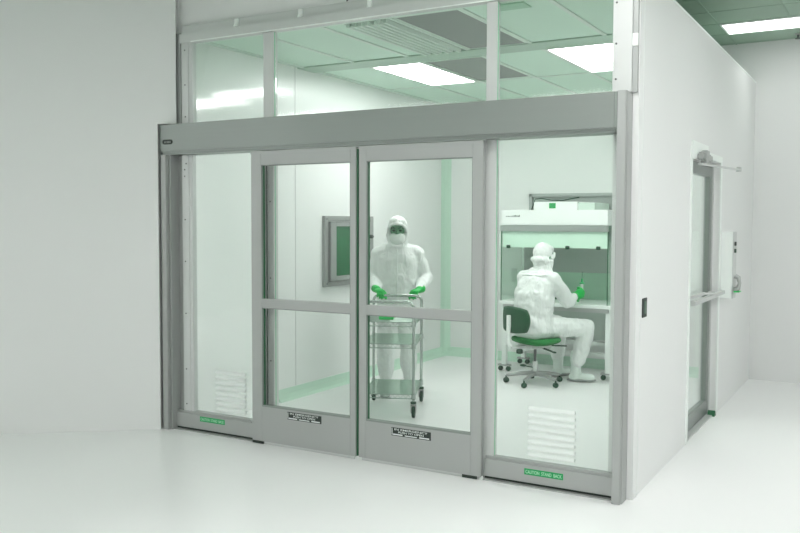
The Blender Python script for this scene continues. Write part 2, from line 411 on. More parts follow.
# maker's plate
bd = MB(); outl = []
for (cx_, a0) in ((0.112, -PI/2), (0.046, PI/2)):
    for k in range(7):
        a = a0 + PI*k/6; outl.append((cx_+0.018*math.cos(a), 2.206+0.018*math.sin(a)))
bd.prism(outl, 'y', -0.004, 0.0)
bdg = obj('maker_plate', bd, M['sticker_black'], hd)
tx = MB()
for k, wd_ in enumerate((0.009, 0.007, 0.009, 0.008, 0.009)):
    x = 0.050 + 0.0135*k
    tx.box(x, x+wd_, -0.0048, -0.004, 2.199, 2.202); tx.box(x, x+wd_, -0.0048, -0.004, 2.207, 2.210); tx.box(x, x+0.002, -0.0048, -0.004, 2.199, 2.210)
obj('lettering', tx, M['alu_light'], bdg)

# fixed sidelights
def sidelight(n, fx0, gx0, gx1, fx1, lab, lv0, lv1, st0, st1):
    t = thing('window_%d' % n, lab, 'window', ((fx0+fx1)/2, 0.11, 0), kind='structure')
    fr = MB().box(fx0, fx1, 0.07, 0.135, 0.022, 0.132, 0.002)
    fr.box(fx0, fx1, 0.088, 0.135, 0.132, 0.148)
    obj('bottom_rail', fr, M['alu'], t)
    obj('floor_gasket', MB().box(fx0, fx1, 0.08, 0.13, 0.0, 0.022), M['rubber'], t)
    obj('threshold', MB().box(fx0, fx1, 0.045, 0.08, 0.0, 0.008), M['alu'], t)
    if n == 1:
        s_ = MB().box(0.130, gx0, 0.095, 0.14, 0.132, 2.11, 0.002); s_.box(0.150, gx0-0.03, 0.090, 0.095, 0.132, 2.11)
        obj('side_rail', s_, M['alu_light'], t)
        obj('groove', MB().box(0.076, 0.130, 0.115, 0.14, 0.132, 2.11), M['alu'], t)
        obj('screw', screws(MB(), [(0.165, 0.090, z) for z in (0.20, 0.47, 0.90, 1.30, 1.62, 1.95, 2.0)]+[(0.18, 0.09, 2.045)]), M['screw'], t)
    else:
        obj('side_rail', MB().box(gx1, fx1, 0.095, 0.13, 0.132, 2.11), M['alu'], t)
    obj('pane', MB().box(gx0, gx1, 0.108, 0.114, 0.148, 2.112), M['glass'], t)
    lv = MB()
    for k in range(8):
        z = 0.185 + 0.0405*k
        lv.prism([(0.107, z+0.018), (0.107, z+0.012), (0.094, z-0.004), (0.092, z-0.001), (0.100, z+0.014)], 'x', lv0, lv1)
        lv.box(lv0, lv0+0.003, 0.094, 0.107, z-0.002, z+0.016); lv.box(lv1-0.003, lv1, 0.094, 0.107, z-0.002, z+0.016)
    obj('vent_louvres', lv, M['louvre'], t)
    zc = 0.103 if n == 1 else 0.09
    st = obj('caution_label', MB().box(st0, st1, 0.0685, 0.0697, zc-0.019, zc+0.019), M['sticker_green'], t)
    text_obj('lettering', 'CAUTION  STAND  BACK', (st1-st0)*0.93, 0.021, face_front((st0+st1)/2, 0.0678, zc), M['ink_pale'], st)
    return t
sidelight(1, 0.060, 0.235, 0.925, 1.015, 'left fixed glass sidelight with louvres beside the grey wall', 0.455, 0.745, 0.318, 0.565)
sidelight(2, 2.688, 2.744, 3.497, 3.505, 'right fixed glass sidelight with louvres in front of the workbench', 2.965, 3.262, 2.955, 3.202)

# transom windows above the header
t = thing('window_3', 'small left transom window above the header', 'window', (0.58, 0.12, 2.343), kind='structure')
s_ = MB().box(0.130, 0.242, 0.10, 0.14, 2.343, 2.953); s_.box(0.150, 0.205, 0.094, 0.10, 2.343, 2.953)
obj('side_rail', s_, M['alu_light'], t)
obj('screw', screws(MB(), [(0.172, 0.094, z) for z in (2.40, 2.64, 2.90)]), M['screw'], t)
obj('pane', MB().box(0.242, 0.925, 0.115, 0.121, 2.343, 2.953), M['glass'], t)
t = thing('window_4', 'wide middle transom window above the header', 'window', (1.84, 0.12, 2.343), kind='structure')
obj('pane', MB().box(1.022, 2.668, 0.115, 0.121, 2.343, 2.953), M['glass'], t)
t = thing('window_5', 'right transom window above the header', 'window', (3.1, 0.12, 2.343), kind='structure')
obj('pane', MB().box(2.744, 3.455, 0.115, 0.121, 2.343, 2.953), M['glass'], t)
# top rail
tr = thing('trim_8', 'long pale top rail along the upper edge of the glass front', 'top rail', (1.8, 0.1, 2.95), kind='structure')
obj('rail', MB().box(0.128, 3.455, 0.082, 0.14, 2.953, 3.022, 0.002), M['alu_light'], tr)
obj('lip', MB().box(0.245, 3.455, 0.078, 0.082, 2.953, 2.960), M['white_paint'], tr)
obj('upper_flange', MB().box(0.128, 3.455, 0.108, 0.139, 3.022, 3.086, 0.002), M['alu_light'], tr)
for x in (0.672, 1.248, 1.814, 2.4, 2.98):
    obj('clip', MB().box(x-0.010, x+0.018, 0.092, 0.108, 3.022, 3.080).prism([(0.078, 3.022), (0.108, 3.022), (0.108, 3.075)], 'x', x-0.010, x-0.006), M['white_paint'], tr)
tag(obj('hanging_hook', MB().tube([(1.655, 0.085, 3.10), (1.650, 0.082, 3.085), (1.648, 0.084, 3.155), (1.648, 0.10, 3.19)], 0.009), M['rubber']), 'small black hook hanging over the top rail of the glass front', 'hook')

# sliding door leaves
def sliding_leaf(n, x0, gx0, gx1, x1, lab, lx0, lx1, lz):
    y0, y1 = 0.030, 0.068
    t = thing('door_%d' % n, lab, 'sliding door', ((x0+x1)/2, 0.05, 0.02), kind='structure')
    fr = MB()
    fr.box(x0, gx0, y0, y1, 0.022, 2.105, 0.002); fr.box(gx1, x1, y0, y1, 0.022, 2.105, 0.002)
    fr.box(gx0, gx1, y0, y1, 2.008, 2.105); fr.box(gx0, gx1, y0, y1, 0.990, 1.055); fr.box(gx0, gx1, y0, y1, 0.022, 0.275)
    fr.box(x0-0.0, x1, y0-0.004, y0, 2.088, 2.105)
    obj('frame', fr, M['alu'], t)
    bd = MB()
    for (za, zb) in ((1.055, 2.008), (0.290, 0.990)):
        bd.box(gx0, gx0+0.007, y0+0.004, y1-0.010, za, zb); bd.box(gx1-0.006, gx1, y0+0.004, y1-0.010, za, zb)
        bd.box(gx0, gx1, y0+0.004, y1, zb-0.006, zb); 
    bd.box(gx0, gx1, y0+0.001, y1, 0.275, 0.287)
    obj('glazing_bead', bd, M['alu_dark'], t)
    gk = MB()
    for (za, zb) in ((1.055, 2.002), (0.287, 0.984)):
        gk.box(gx0+0.007, gx0+0.013, y0+0.016, y1-0.012, za, zb)
    obj('gasket', gk, M['gasket'], t)
    if n == 1:
        gk2 = MB()
        for (za, zb) in ((1.055, 2.002), (0.287, 0.984)): gk2.box(gx0+0.022, gx0+0.030, y0+0.03, y1-0.002, za, zb)
        obj('gasket', gk2, M['rubber'], t)
    obj('pane', MB().box(gx0+0.006, gx1-0.006, y0+0.017, y0+0.023, 1.055, 2.002), M['glass_door'], t)
    obj('pane', MB().box(gx0+0.006, gx1-0.006, y0+0.017, y0+0.023, 0.287, 0.984), M['glass_door'], t)
    st = obj('warning_label', MB().box(lx0, lx1, y0-0.0015, y0-0.0002, lz-0.027, lz+0.027), M['sticker_black'], t)
    cx = (lx0+lx1)/2; W_ = lx1-lx0
    text_obj('lettering', 'IN EMERGENCY', W_*0.84, 0.013, face_front(cx, y0-0.0025, lz+0.016), M['ink_white'], st)
    text_obj('lettering', 'PUSH TO OPEN', W_*0.64, 0.013, face_front(cx, y0-0.0025, lz-0.002), M['ink_white'], st)
    br = MB(); br.box(lx0+0.012, lx0+0.085, y0-0.0025, y0-0.0015, lz-0.022, lz-0.014); br.box(lx1-0.085, lx1-0.012, y0-0.0025, y0-0.0015, lz-0.022, lz-0.014)
    br.box(cx-0.045, cx+0.045, y0-0.0025, y0-0.0015, lz-0.022, lz-0.016)
    br.box(lx0+0.004, lx0+0.008, y0-0.0025, y0-0.0015, lz-0.022, lz+0.022)
    obj('printed_bars', br, M['ink_white'], st)
    # floor guide shoe
    gx = x0+0.05 if n == 1 else x1-0.08
    obj('guide_shoe', MB().box(gx-0.05, gx+0.05, y0+0.002, y1, 0.002, 0.022), M['rubber'], t)
    obj('meeting_seal', MB().box((x1, x0-0.008)[n-1], (x1+0.009, x0)[n-1], y0+0.012, y1-0.004, 0.025, 2.09), M['gasket'], t)
    obj('bottom_seal', MB().box(x0+0.02, x1-0.02, y0+0.012, y1-0.012, 0.001, 0.022), M['alu_light'], t)
    return t
sliding_leaf(1, 0.862, 0.953, 1.712, 1.757, 'left glazed aluminium sliding door leaf, closed beside its twin', 1.182, 1.475, 0.236)
sliding_leaf(2, 1.780, 1.838, 2.612, 2.682, 'right glazed aluminium sliding door leaf in front of the cart', 2.037, 2.331, 0.231)

# ------------------------------------------------------------------ side door with panic bar
t = thing('door_3', 'narrow aluminium glazed door in the white side wall', 'door', (3.52, 2.2, 0.0), kind='structure')
jb = MB(); x0, x1 = 3.475, 3.548
jb.box(x0, x1, DY0, DY0+0.03, 0, DZ).box(x0, x1, DY1-0.03, DY1, 0, DZ).box(x0, x1, DY0, DY1, DZ-0.03, DZ)
obj('door_frame', jb, M['alu_light'], t)
lf = MB(); a0, a1 = DY0+0.034, DY1-0.034; x0, x1 = 3.495, 3.54
lf.box(x0, x1, a0, a0+0.07, 0.012, 2.078).box(x0, x1, a1-0.08, a1, 0.012, 2.078).box(x0, x1, a0+0.07, a1-0.08, 1.985, 2.078).box(x0, x1, a0+0.07, a1-0.08, 0.012, 0.13)
obj('leaf_frame', lf, M['alu_h'], t)
obj('glazing_bead', MB().box(x0+0.006, x1-0.004, a1-0.088, a1-0.080, 0.13, 1.985), M['alu_dark'], t)
obj('pane', MB().box(3.515, 3.521, a0+0.072, a1-0.089, 0.132, 1.983), M['glass'], t)
pb = MB()
pb.bar((3.612, a0+0.03, 1.018), (3.628, a1+0.09, 1.030), 0.03, 0.030)
pb.bar((3.545, a0+0.05, 1.045), (3.628, a0+0.32, 1.075), 0.02, 0.022)
pb.bar((3.628, a0+0.30, 1.075), (3.630, a1-0.35, 1.045), 0.02, 0.016)
for y in (a0+0.06, a1-0.05): pb.bar((3.535, y, 1.02), (3.612, y, 1.02), 0.04, 0.04)
obj('push_bar', pb, M['alu_light'], t)
obj('threshold', MB().box(3.475, W3-0.005, DY0, DY1, 0, 0.010), M['alu_light'], t)
dc = thing('door_closer', 'grey door closer with long arm above the side door', 'door closer', (3.62, 2.0, 2.1))
bb = MB().box(3.602, 3.648, 1.76, 2.13, 2.065, 2.125, 0.012)
bb.lathe([(0.030, -0.01), (0.033, 0.0), (0.033, 0.075), (0.02, 0.085)], (3.632, 1.90, 2.060), 14)
obj('body', bb, M['alu'], dc, True)
obj('mounting_plate', MB().box(W3+0.0005, 3.602, 1.60, 2.20, 2.07, 2.20), M['white_paint'], dc)
ar = MB().bar((3.632, 1.72, 2.035), (3.70, 3.02, 2.062), 0.034, 0.012)
ar.lathe([(0.022, 0), (0.022, 0.035), (0.012, 0.04)], (3.70, 3.02, 2.045), 12)
ar.lathe([(0.016, 0), (0.016, 0.03)], (3.632, 1.90, 2.035), 12)
obj('arm', ar, M['alu_light'], dc)
ic = thing('wall_phone', 'white wall box with steel panel and handset beside the side door', 'intercom', (3.64, 3.1, 1.3))
obj('housing', MB().box(W3, 3.688, 2.99, 3.16, 1.00, 1.565, 0.004), M['white_paint'], ic)
pl = obj('steel_plate', MB().box(3.688, 3.692, 2.99, 3.16, 1.00, 1.565), M['alu_light'], ic)
obj('button', MB().box(3.692, 3.702, 3.045, 3.105, 1.445, 1.480, 0.003), M['sticker_black'], pl)
obj('button', MB().box(3.692, 3.702, 3.045, 3.105, 1.385, 1.420, 0.003), mat('dark_green_button', (0.01, 0.07, 0.03), 0.4), pl)
hs = MB().tube([(3.700, 3.055, 1.19), (3.728, 3.055, 1.175), (3.738, 3.055, 1.13), (3.728, 3.055, 1.085), (3.700, 3.055, 1.07)], [0.022, 0.020, 0.014, 0.020, 0.022], 12)
obj('handset', hs, M['alu'], ic, True)
obj('handset_cap', MB().box(3.694, 3.742, 3.03, 3.13, 1.052, 1.062, 0.003), M['green_plastic'], ic)
ic.location += V((0, -0.115, -0.03))
ls = thing('wall_switch', 'small black switch plate on the side wall beside the glass front', 'switch', (W3, 0.32, 1.1))
obj('plate', MB().box(W3, W3+0.006, 0.285, 0.385, 1.045, 1.160, 0.002), M['sticker_black'], ls)
obj('button', MB().box(W3+0.006, W3+0.010, 0.31, 0.36, 1.065, 1.140, 0.002), M['ink_dark'], ls)
dw = MB().prism([(2.64, 0.0), (2.71, 0.0), (2.69, 0.035), (2.675, 0.045)], 'x', 3.552, W3+0.015)
tag(obj('door_wedge', dw, M['gasket']), 'small dark green wedge on the floor at the side door', 'door stop')

# ------------------------------------------------------------------ pass-through window on the left wall
t = thing('pass_through_window', 'grey framed pass-through window with dark green glass on the left wall', 'pass-through window', (XI, 2.343, 1.3))
y0, y1, z0, z1, X0 = 1.935, 2.81, 0.985, 1.665, XI
fr = MB(); xo = X0+0.035
fr.box(X0, xo, y0, y0+0.06, z0, z1, 0.003); fr.box(X0, xo, y1-0.06, y1, z0, z1, 0.003); fr.box(X0, xo, y0+0.06, y1-0.06, z1-0.05, z1, 0.003); fr.box(X0, xo, y0+0.06, y1-0.06, z0, z0+0.05, 0.003)
obj('wall_frame', fr, M['alu'], t)
dr = MB(); xd = X0+0.060
dr.box(xo-0.03, xd, y0+0.065, y0+0.160, z0+0.055, z1-0.055, 0.003); dr.box(xo-0.03, xd, y1-0.16, y1-0.065, z0+0.055, z1-0.055, 0.003)
dr.box(xo-0.03, xd, y0+0.160, y1-0.16, z1-0.10, z1-0.055); dr.box(xo-0.03, xd, y0+0.160, y1-0.16, z0+0.055, z0+0.10)
dd = obj('door', dr, M['alu'], t)
obj('pane', MB().box(xo-0.02, xd-0.012, y0+0.155, y1-0.155, z0+0.095, z1-0.095), M['pass_glass'], dd)
obj('latch', MB().lathe([(0.02, 0), (0.02, 0.03), (0.012, 0.04)], (xd, y1-0.11, 1.46), 12, Matrix.Rotation(PI/2, 4, 'Y')), M['screw'], dd, True)
obj('hinge', MB().tube([(xd, y0+0.06, z0+0.12), (xd, y0+0.06, z0+0.2)], 0.01, 8).tube([(xd, y0+0.06, z1-0.2), (xd, y0+0.06, z1-0.12)], 0.01, 8), M['alu'], dd)
obj('screw', MB().lathe([(0.007, 0), (0.007, 0.003)], (xo, y0+0.03, z0+0.03), 8, Matrix.Rotation(PI/2, 4, 'Y')).lathe([(0.007, 0), (0.007, 0.003)], (xo, y0+0.03, z1-0.03), 8, Matrix.Rotation(PI/2, 4, 'Y')), M['screw'], t)

# wide steel-framed hatch on the back wall above the flow hood
t = thing('wall_hatch', 'steel framed hatch in the back wall above the flow hood', 'hatch', (1.9, YI, 1.7))
fr = MB(); x0, x1, z0, z1 = 1.243, 2.62, 1.40, 1.935
fr.box(x0, x0+0.035, YI-0.06, YI, z0, z1, 0.003); fr.box(x1-0.035, x1, YI-0.06, YI, z0, z1, 0.003); fr.box(x0, x1, YI-0.06, YI, z1-0.035, z1, 0.003); fr.box(x0, x1, YI-0.06, YI, z0, z0+0.035, 0.003)
obj('frame', fr, M['steel'], t)
obj('panel', MB().box(x0+0.035, x1-0.035, YI-0.02, YI, z0+0.035, z1-0.035), mat('hatch_panel', (0.42, 0.46, 0.44), 0.3, 0.5, var=0.08, scale=3), t)

# ------------------------------------------------------------------ laminar flow hood workbench
HX0, HX1, HY0, HY1 = 1.20, 2.355, 3.76, 4.42
t = thing('flow_hood', 'white laminar flow workbench with steel back and clear front, against the back wall', 'flow hood', ((HX0+HX1)/2, 4.1, 0))
ho = obj('filter_housing', MB().box(HX0, HX1, HY0, HY1, 1.58, 1.74, 0.006), M['white_paint'], t)
lg = MB()   # maker's lettering, unreadable in the photo: a row of small marks
for k, (dx, h) in enumerate(((0, .5), (.018, .5), (.034, .5), (.052, .5), (.070, .7), (.086, .8), (.100, 1), (.116, .8), (.130, .7), (.144, 1))):
    lg.box(HX0+0.055+dx, HX0+0.065+dx, HY0-0.0015, HY0, 1.668, 1.668+0.02*h)
obj('maker_marks', lg, M['ink_dark'], ho)
obj('front_rail', MB().box(HX0-0.012, HX1+0.004, HY0-0.008, HY0+0.04, 1.515, 1.578, 0.004), M['steel'], t)
obj('side_frame', MB().box(HX0-0.008, HX0+0.012, HY0+0.03, HY1, 0.77, 1.58), M['glass_green'], t)
obj('side_frame', MB().box(HX1+0.004, HX1+0.02, HY0+0.03, HY1, 0.77, 1.58), M['glass_green'], t)
for x in (HX0-0.008, HX1-0.002): obj('corner_post', MB().box(x+0.003, x+0.011, HY0+0.003, HY0+0.012, 0.77, 1.515), M['gasket'], t)
obj('diffuser', MB().box(HX0+0.008, HX1-0.004, HY0+0.02, HY0+0.04, 1.345, 1.515), M['pale_green'], t)
sash = obj('clear_screen', MB().box(HX0+0.01, HX1-0.006, HY0+0.010, HY0+0.014, 0.95, 1.352), M['glass'], t)
for x in (1.282, 1.937, 2.262):
    obj('clip', MB().box(x-0.022, x+0.022, HY0-0.004, HY0+0.01, 1.333, 1.368, 0.004), M['caster'], sash)
obj('back_panel', MB().box(HX0+0.01, HX1, HY1-0.03, HY1-0.01, 1.06, 1.58), M['hood_inner'], t)
obj('back_strip', MB().box(HX0+0.01, HX1, HY1-0.03, HY1-0.01, 0.77, 1.06), mat('hood_green_back', (0.42, 0.62, 0.49), 0.35, 0.2), t)
obj('worktop', MB().box(HX0-0.01, HX1+0.05, HY0-0.02, HY1, 0.735, 0.770, 0.004), M['white_paint'], t)
obj('apron', MB().box(HX0+0.02, HX1+0.02, HY0+0.01, HY0+0.03, 0.69, 0.735), M['alu_light'], t)
for (x, y) in ((HX0+0.03, HY0+0.05), (HX1+0.01, HY0+0.05), (HX0+0.03, HY1-0.06), (HX1+0.01, HY1-0.06)):
    lgo = obj('leg', MB().box(x-0.025, x+0.025, y-0.025, y+0.025, 0.075, 0.735, 0.003), M['white_paint'], t)
    fb = MB().bar((x-0.07, y, 0.066), (x+0.07, y, 0.066), 0.05, 0.018)
    obj('foot', fb, M['alu'], lgo)
    for dx in (-0.045, 0.045):
        obj('caster', MB().lathe([(0.008, -0.012), (0.026, -0.012), (0.028, 0), (0.026, 0.012), (0.008, 0.012)], (x+dx, y, 0.028), 14, Matrix.Rotation(PI/2, 4, 'X')).box(x+dx-0.008, x+dx+0.008, y-0.014, y+0.014, 0.03, 0.06), M['caster'], lgo, True)
for z in (0.15, 0.27):
    obj('rear_rail', MB().box(HX0+0.05, HX1-0.01, HY1-0.08, HY1-0.05, z, z+0.04), M['white_paint'], t)
obj('lower_panel', MB().box(HX0+0.05, HX1-0.01, HY1-0.05, HY1-0.045, 0.33, 0.735), mat('lower_panel', (0.50, 0.58, 0.53), 0.5), t)
# blower box standing on the hood
t = thing('blower_box', 'low white blower box on top of the flow hood with a green square', 'blower', (1.88, 3.95, 1.74))
obj('body', MB().box(1.555, 2.030, HY0+0.03, HY1-0.1, 1.741, 1.825, 0.004), M['white_paint'], t)
obj('side_duct', MB().box(2.031, 2.205, HY0+0.05, HY1-0.1, 1.741, 1.815, 0.004), mat('pale_duct', (0.62, 0.74, 0.66), 0.4), t)
obj('green_square', MB().box(1.725, 1.795, HY0+0.026, HY0+0.030, 1.757, 1.812), mat('green_square', (0.04, 0.35, 0.11), 0.4), t)
tag(obj('power_cable', MB().tube([(1.33, 4.30, 1.75), (1.38, 4.28, 1.87), (1.46, 4.26, 1.875), (1.58, 4.25, 1.855), (1.70, 4.26, 1.85), (1.80, 4.28, 1.87), (1.88, 4.30, 1.885)], 0.006, 8), M['caster'], smooth='all'), 'thin dark cable looping behind the blower box', 'cable')
# small grey box on the back wall beside the window post
tag(obj('wall_socket', MB().box(1.02, 1.08, YI-0.02, YI, 0.92, 1.08, 0.003), M['alu_light']), 'small grey box on the back wall left of the flow hood', 'wall box')
tag(obj('solvent_dish', MB().lathe([(0.03, 0.0), (0.045, 0.006), (0.05, 0.028), (0.046, 0.028), (0.041, 0.008)], (1.64, 4.18, 0.771)), M['gasket'], smooth=True), 'dark green dish on the worktop beside the seated person', 'dish')
bt = thing('dropper_bottle', 'tiny green capped dropper bottle held in the seated person\'s glove', 'bottle', (2.10, 3.72, 0.90))
obj('bottle', MB().lathe([(0.012, 0), (0.014, 0.004), (0.014, 0.05), (0.008, 0.06)], (2.105, 3.74, 0.925)), M['louvre'], bt, True)
obj('cap', MB().lathe([(0.026, 0.0), (0.026, 0.010), (0.010, 0.018), (0.008, 0.05), (0.003, 0.055)], (2.105, 3.74, 0.985)), M['sticker_green'], bt, True)
obj('tube', MB().tube([(2.105, 3.74, 1.03), (2.107, 3.74, 1.11)], 0.0025, 6), M['gasket'], bt)

# ------------------------------------------------------------------ wire cart
CE = V((0.92, 0.39, 0)); CF = V((0.39, -0.92, 0))     # image-right and forward directions of the cart
CO = V((1.165, 1.525, 0))                              # centre of the cart on the floor
cw, cl = 0.215, 0.325                                   # half width, half length
rz = math.atan2(CE.y, CE.x)
cart = thing('wire_cart', 'chromed three shelf wire cart pushed by the standing person', 'cart', CO, rz)
# local frame: +x image right, -y forwards
def lobj(n, mb, m, p, smooth=None): return obj(n, mb, m, p, smooth, local=True)
for sx in (-1, 1):
    for sy in (-1, 1):
        x, y = sx*cw, sy*cl
        po = lobj('post', MB().tube([(x, y, 0.115), (x, y, 0.90)], 0.0125, 12), M['chrome'], cart, True)
        cs = MB().lathe([(0.010, -0.014), (0.042, -0.014), (0.050, -0.008), (0.050, 0.008), (0.042, 0.014), (0.010, 0.014)], (x+0.0, y+0.018, 0.050), 18, Matrix.Rotation(PI/2, 4, 'Y'))
        fk = MB().box(x-0.022, x-0.016, y-0.012, y+0.026, 0.045, 0.112).box(x+0.016, x+0.022, y-0.012, y+0.026, 0.045, 0.112).box(x-0.022, x+0.022, y-0.022, y+0.026, 0.105, 0.118)
        lobj('caster', cs, M['caster'], po, True)
        lobj('caster_fork', fk, M['alu'], po)
        if sy == -1 or sx == 1: lobj('bumper', MB().lathe([(0.014, 0), (0.024, 0.004), (0.024, 0.018), (0.014, 0.022)], (x, y, 0.118), 14), M['caster'], po, True)
for sy in (-1, 1):
    y = sy*cl; hp = [(-cw, y, 0.90)]
    for k in range(7):
        a = PI/2*k/6; hp.append((-cw+0.05-0.05*math.cos(a), y+0.0, 0.905+0.05*math.sin(a)))
    for k in range(7):
        a = PI/2*k/6; hp.append((cw-0.05+0.05*math.sin(a), y, 0.905+0.05*math.cos(a)))
    hp.append((cw, y, 0.90))
    lobj('handle', MB().tube(hp, 0.0125, 10), M['chrome'], cart, True)
for zi, z in enumerate((0.79, 0.61, 0.195)):
    sh = MB(); x, y = cw, cl
    def ring(zz, r): sh.tube([(-x, -y, zz), (x, -y, zz), (x, y, zz), (-x, y, zz), (-x, -y, zz)], r, 6)
    ring(z, 0.0045); ring(z-0.034, 0.0045)
    for k in range(1, 26):
        yy = -y + 2*y*k/26; sh.tube([(-x, yy, z), (x, yy, z)], 0.0030, 5)
    for k in (-1, 0, 1): sh.tube([(k*x*0.5, -y, z-0.004), (k*x*0.5, y, z-0.004)], 0.004, 5)
    for (p, q, n) in (((-x, -y), (x, -y), 10), ((x, -y), (x, y), 14), ((x, y), (-x, y), 10), ((-x, y), (-x, -y), 14)):
        pts = []
        for k in range(2*n+1):
            f = k/(2*n); pts.append((p[0]+(q[0]-p[0])*f, p[1]+(q[1]-p[1])*f, z-0.003 if k % 2 == 0 else z-0.031))
        sh.tube(pts, 0.0028, 5)
    s_ = lobj('shelf', sh, M['wire'], cart, 'all')
    if zi > 0: lobj('shelf_liner', MB().box(-x+0.008, x-0.008, -y+0.008, y-0.008, z+0.003, z+0.005), M['glass_green'], s_)
    for sx in (-1, 1):
        for sy in (-1, 1): lobj('collar', MB().lathe([(0.015, -0.04), (0.019, -0.036), (0.017, 0.006), (0.014, 0.008)], (sx*cw, sy*cl, z), 12), M['chrome'], s_, True)
def cart_pt(x, y, z): return CO + CE.normalized()*x + V((-CE.normalized().y, CE.normalized().x, 0))*y + V((0, 0, z))
gb = thing('green_box', 'small bright green box on the top shelf of the cart', 'box', cart_pt(-0.03, -0.16, 0.794), rz)
lobj('box_body', MB().box(-0.062, 0.062, -0.04, 0.04, 0.0, 0.042, 0.004), M['green_plastic'], gb)
lobj('lid', MB().box(-0.065, 0.065, -0.043, 0.043, 0.042, 0.052, 0.003), M['green_plastic'], gb)
mk = thing('marker_pen', 'dark green pen lying beside the green box on the cart', 'pen', cart_pt(0.10, 0.02, 0.802), rz)
lobj('barrel', MB().tube([(-0.05, 0, 0.006), (0.03, 0.005, 0.006)], 0.010, 10), M['gasket'], mk, True)
lobj('cap', MB().tube([(0.03, 0.005, 0.006), (0.06, 0.007, 0.006)], 0.0115, 10), M['caster'], mk, True)

# ------------------------------------------------------------------ people
def remesh(o, vox, smooth=6, disp=None):
    m = o.modifiers.new('join', 'REMESH'); m.mode = 'VOXEL'; m.voxel_size = vox; m.use_smooth_shade = True
    s = o.modifiers.new('relax', 'SMOOTH'); s.factor = 0.5; s.iterations = smooth
    if disp:
        tex = bpy.data.textures.new('folds', 'CLOUDS'); tex.noise_scale = disp[0]; tex.noise_depth = 2
        dmod = o.modifiers.new('folds', 'DISPLACE'); dmod.texture = tex; dmod.strength = disp[1]; dmod.mid_level = 0.5; dmod.texture_coords = 'LOCAL'

def loft(mb, rings, seg=28, n=2.3):
    b = bmesh.new(); rs = []
    for (cx, cy, z, rx, ry) in rings:
        rg = []
        for k in range(seg):
            t_ = 2*PI*k/seg; c_, s_ = math.cos(t_), math.sin(t_)
            rg.append(b.verts.new((cx+math.copysign(abs(c_)**(2/n), c_)*rx, cy+math.copysign(abs(s_)**(2/n), s_)*ry, z)))
        rs.append(rg)
    for i in range(len(rs)-1):
        for k in range(seg): b.faces.new((rs[i][k], rs[i][(k+1) % seg], rs[i+1][(k+1) % seg], rs[i+1][k]))
    b.faces.new(rs[0][::-1]); b.faces.new(rs[-1]); mb.merge(b)

def glove(parent, wrist, fdir, palm_n, thumb_side, curl, size=1.02, label=None):
    """five fingered hand: fdir = wrist to knuckles, palm_n = direction the palm faces, thumb_side = +1/-1 along fdir x palm_n"""
    f = V(fdir).normalized(); n = (V(palm_n) - f*V(palm_n).dot(f)).normalized(); s = f.cross(n)*thumb_side
    w = V(wrist); mb = MB()
    mb.limb([(w - f*0.055, 0.036), (w, 0.033)], 12)
    rot = Matrix((( s.x, f.x, n.x, 0), (s.y, f.y, n.y, 0), (s.z, f.z, n.z, 0), (0, 0, 0, 1)))
    mb.ell(w + f*0.05, (0.043, 0.056, 0.019), rot, 14)
    for k, (off, ln) in enumerate(((0.031, 0.074), (0.011, 0.083), (-0.010, 0.077), (-0.030, 0.060))):
        p = w + f*(0.085 - 0.004*abs(k-1)) + s*off; a = 0.25; chain = [(w + f*0.06 + s*off*0.9, 0.0105), (p, 0.0108)]
        for seg_, fr_ in enumerate((0.44, 0.32, 0.24)):
            a += curl*(0.75, 1.0, 0.8)[seg_]
            p = p + (f*math.cos(a) + n*math.sin(a))*ln*fr_
            chain.append((p, 0.0100 - 0.0008*seg_))
        mb.limb(chain, 8)
    tb = w + f*0.022 + s*0.030 + n*0.004
    t1 = tb + (f*0.55 + s*0.62 + n*0.45).normalized()*0.042
    t2 = t1 + (f*0.75 + s*0.05 + n*0.75).normalized()*0.032
    t3 = t2 + (f*0.55 - s*0.25 + n*0.85).normalized()*0.026
    mb.limb([(tb, 0.016), (t1, 0.0135), (t2, 0.0118), (t3, 0.0100)], 8)
    bmesh.ops.transform(mb.bm, matrix=Matrix.Translation(w) @ Matrix.Scale(size, 4) @ Matrix.Translation(-w), verts=mb.bm.verts)
    o = obj('glove', mb, M['glove'], parent, local=True); remesh(o, 0.0045, 3)
    o['label'] = label or 'bright green glove'
    return o

# -- standing person, local frame: -y forwards (towards the camera), +x image right
PF = V((0.45, -0.893, 0)); prz = math.atan2(PF.y, PF.x) + PI/2
person = thing('person', 'standing person in white hooded coverall and green gloves pushing the wire cart', 'person', (0.872, 2.113, 0), prz)
body = MB()   # the continuous figure
loft(body, [(0, 0, 0.84, 0.15, 0.10), (0, 0, 0.95, 0.155, 0.105), (0, 0, 1.08, 0.14, 0.10), (0, -0.01, 1.24, 0.16, 0.105), (0, -0.015, 1.32, 0.15, 0.09), (0, -0.02, 1.37, 0.08, 0.07)])
body.limb([((0, -0.02, 1.33), 0.07), ((0, -0.035, 1.42), 0.052), ((0, -0.045, 1.46), 0.052)])
HD = V((0.0, -0.055, 1.531))
def head(mb, c, R):
    rr = R.to_4x4()
    mb.ell(c+R@V((0, 0.012, 0.025)), (0.076, 0.092, 0.098), rr); mb.ell(c+R@V((0, -0.028, -0.045)), (0.055, 0.060, 0.065), rr)
    mb.ell(c+R@V((0, -0.090, -0.020)), (0.011, 0.016, 0.024), rr); mb.ell(c+R@V((0, -0.072, 0.026)), (0.055, 0.018, 0.012), rr)
    for q in (-1, 1): mb.ell(c+R@V((q*0.077, 0.01, -0.01)), (0.010, 0.018, 0.030), rr)
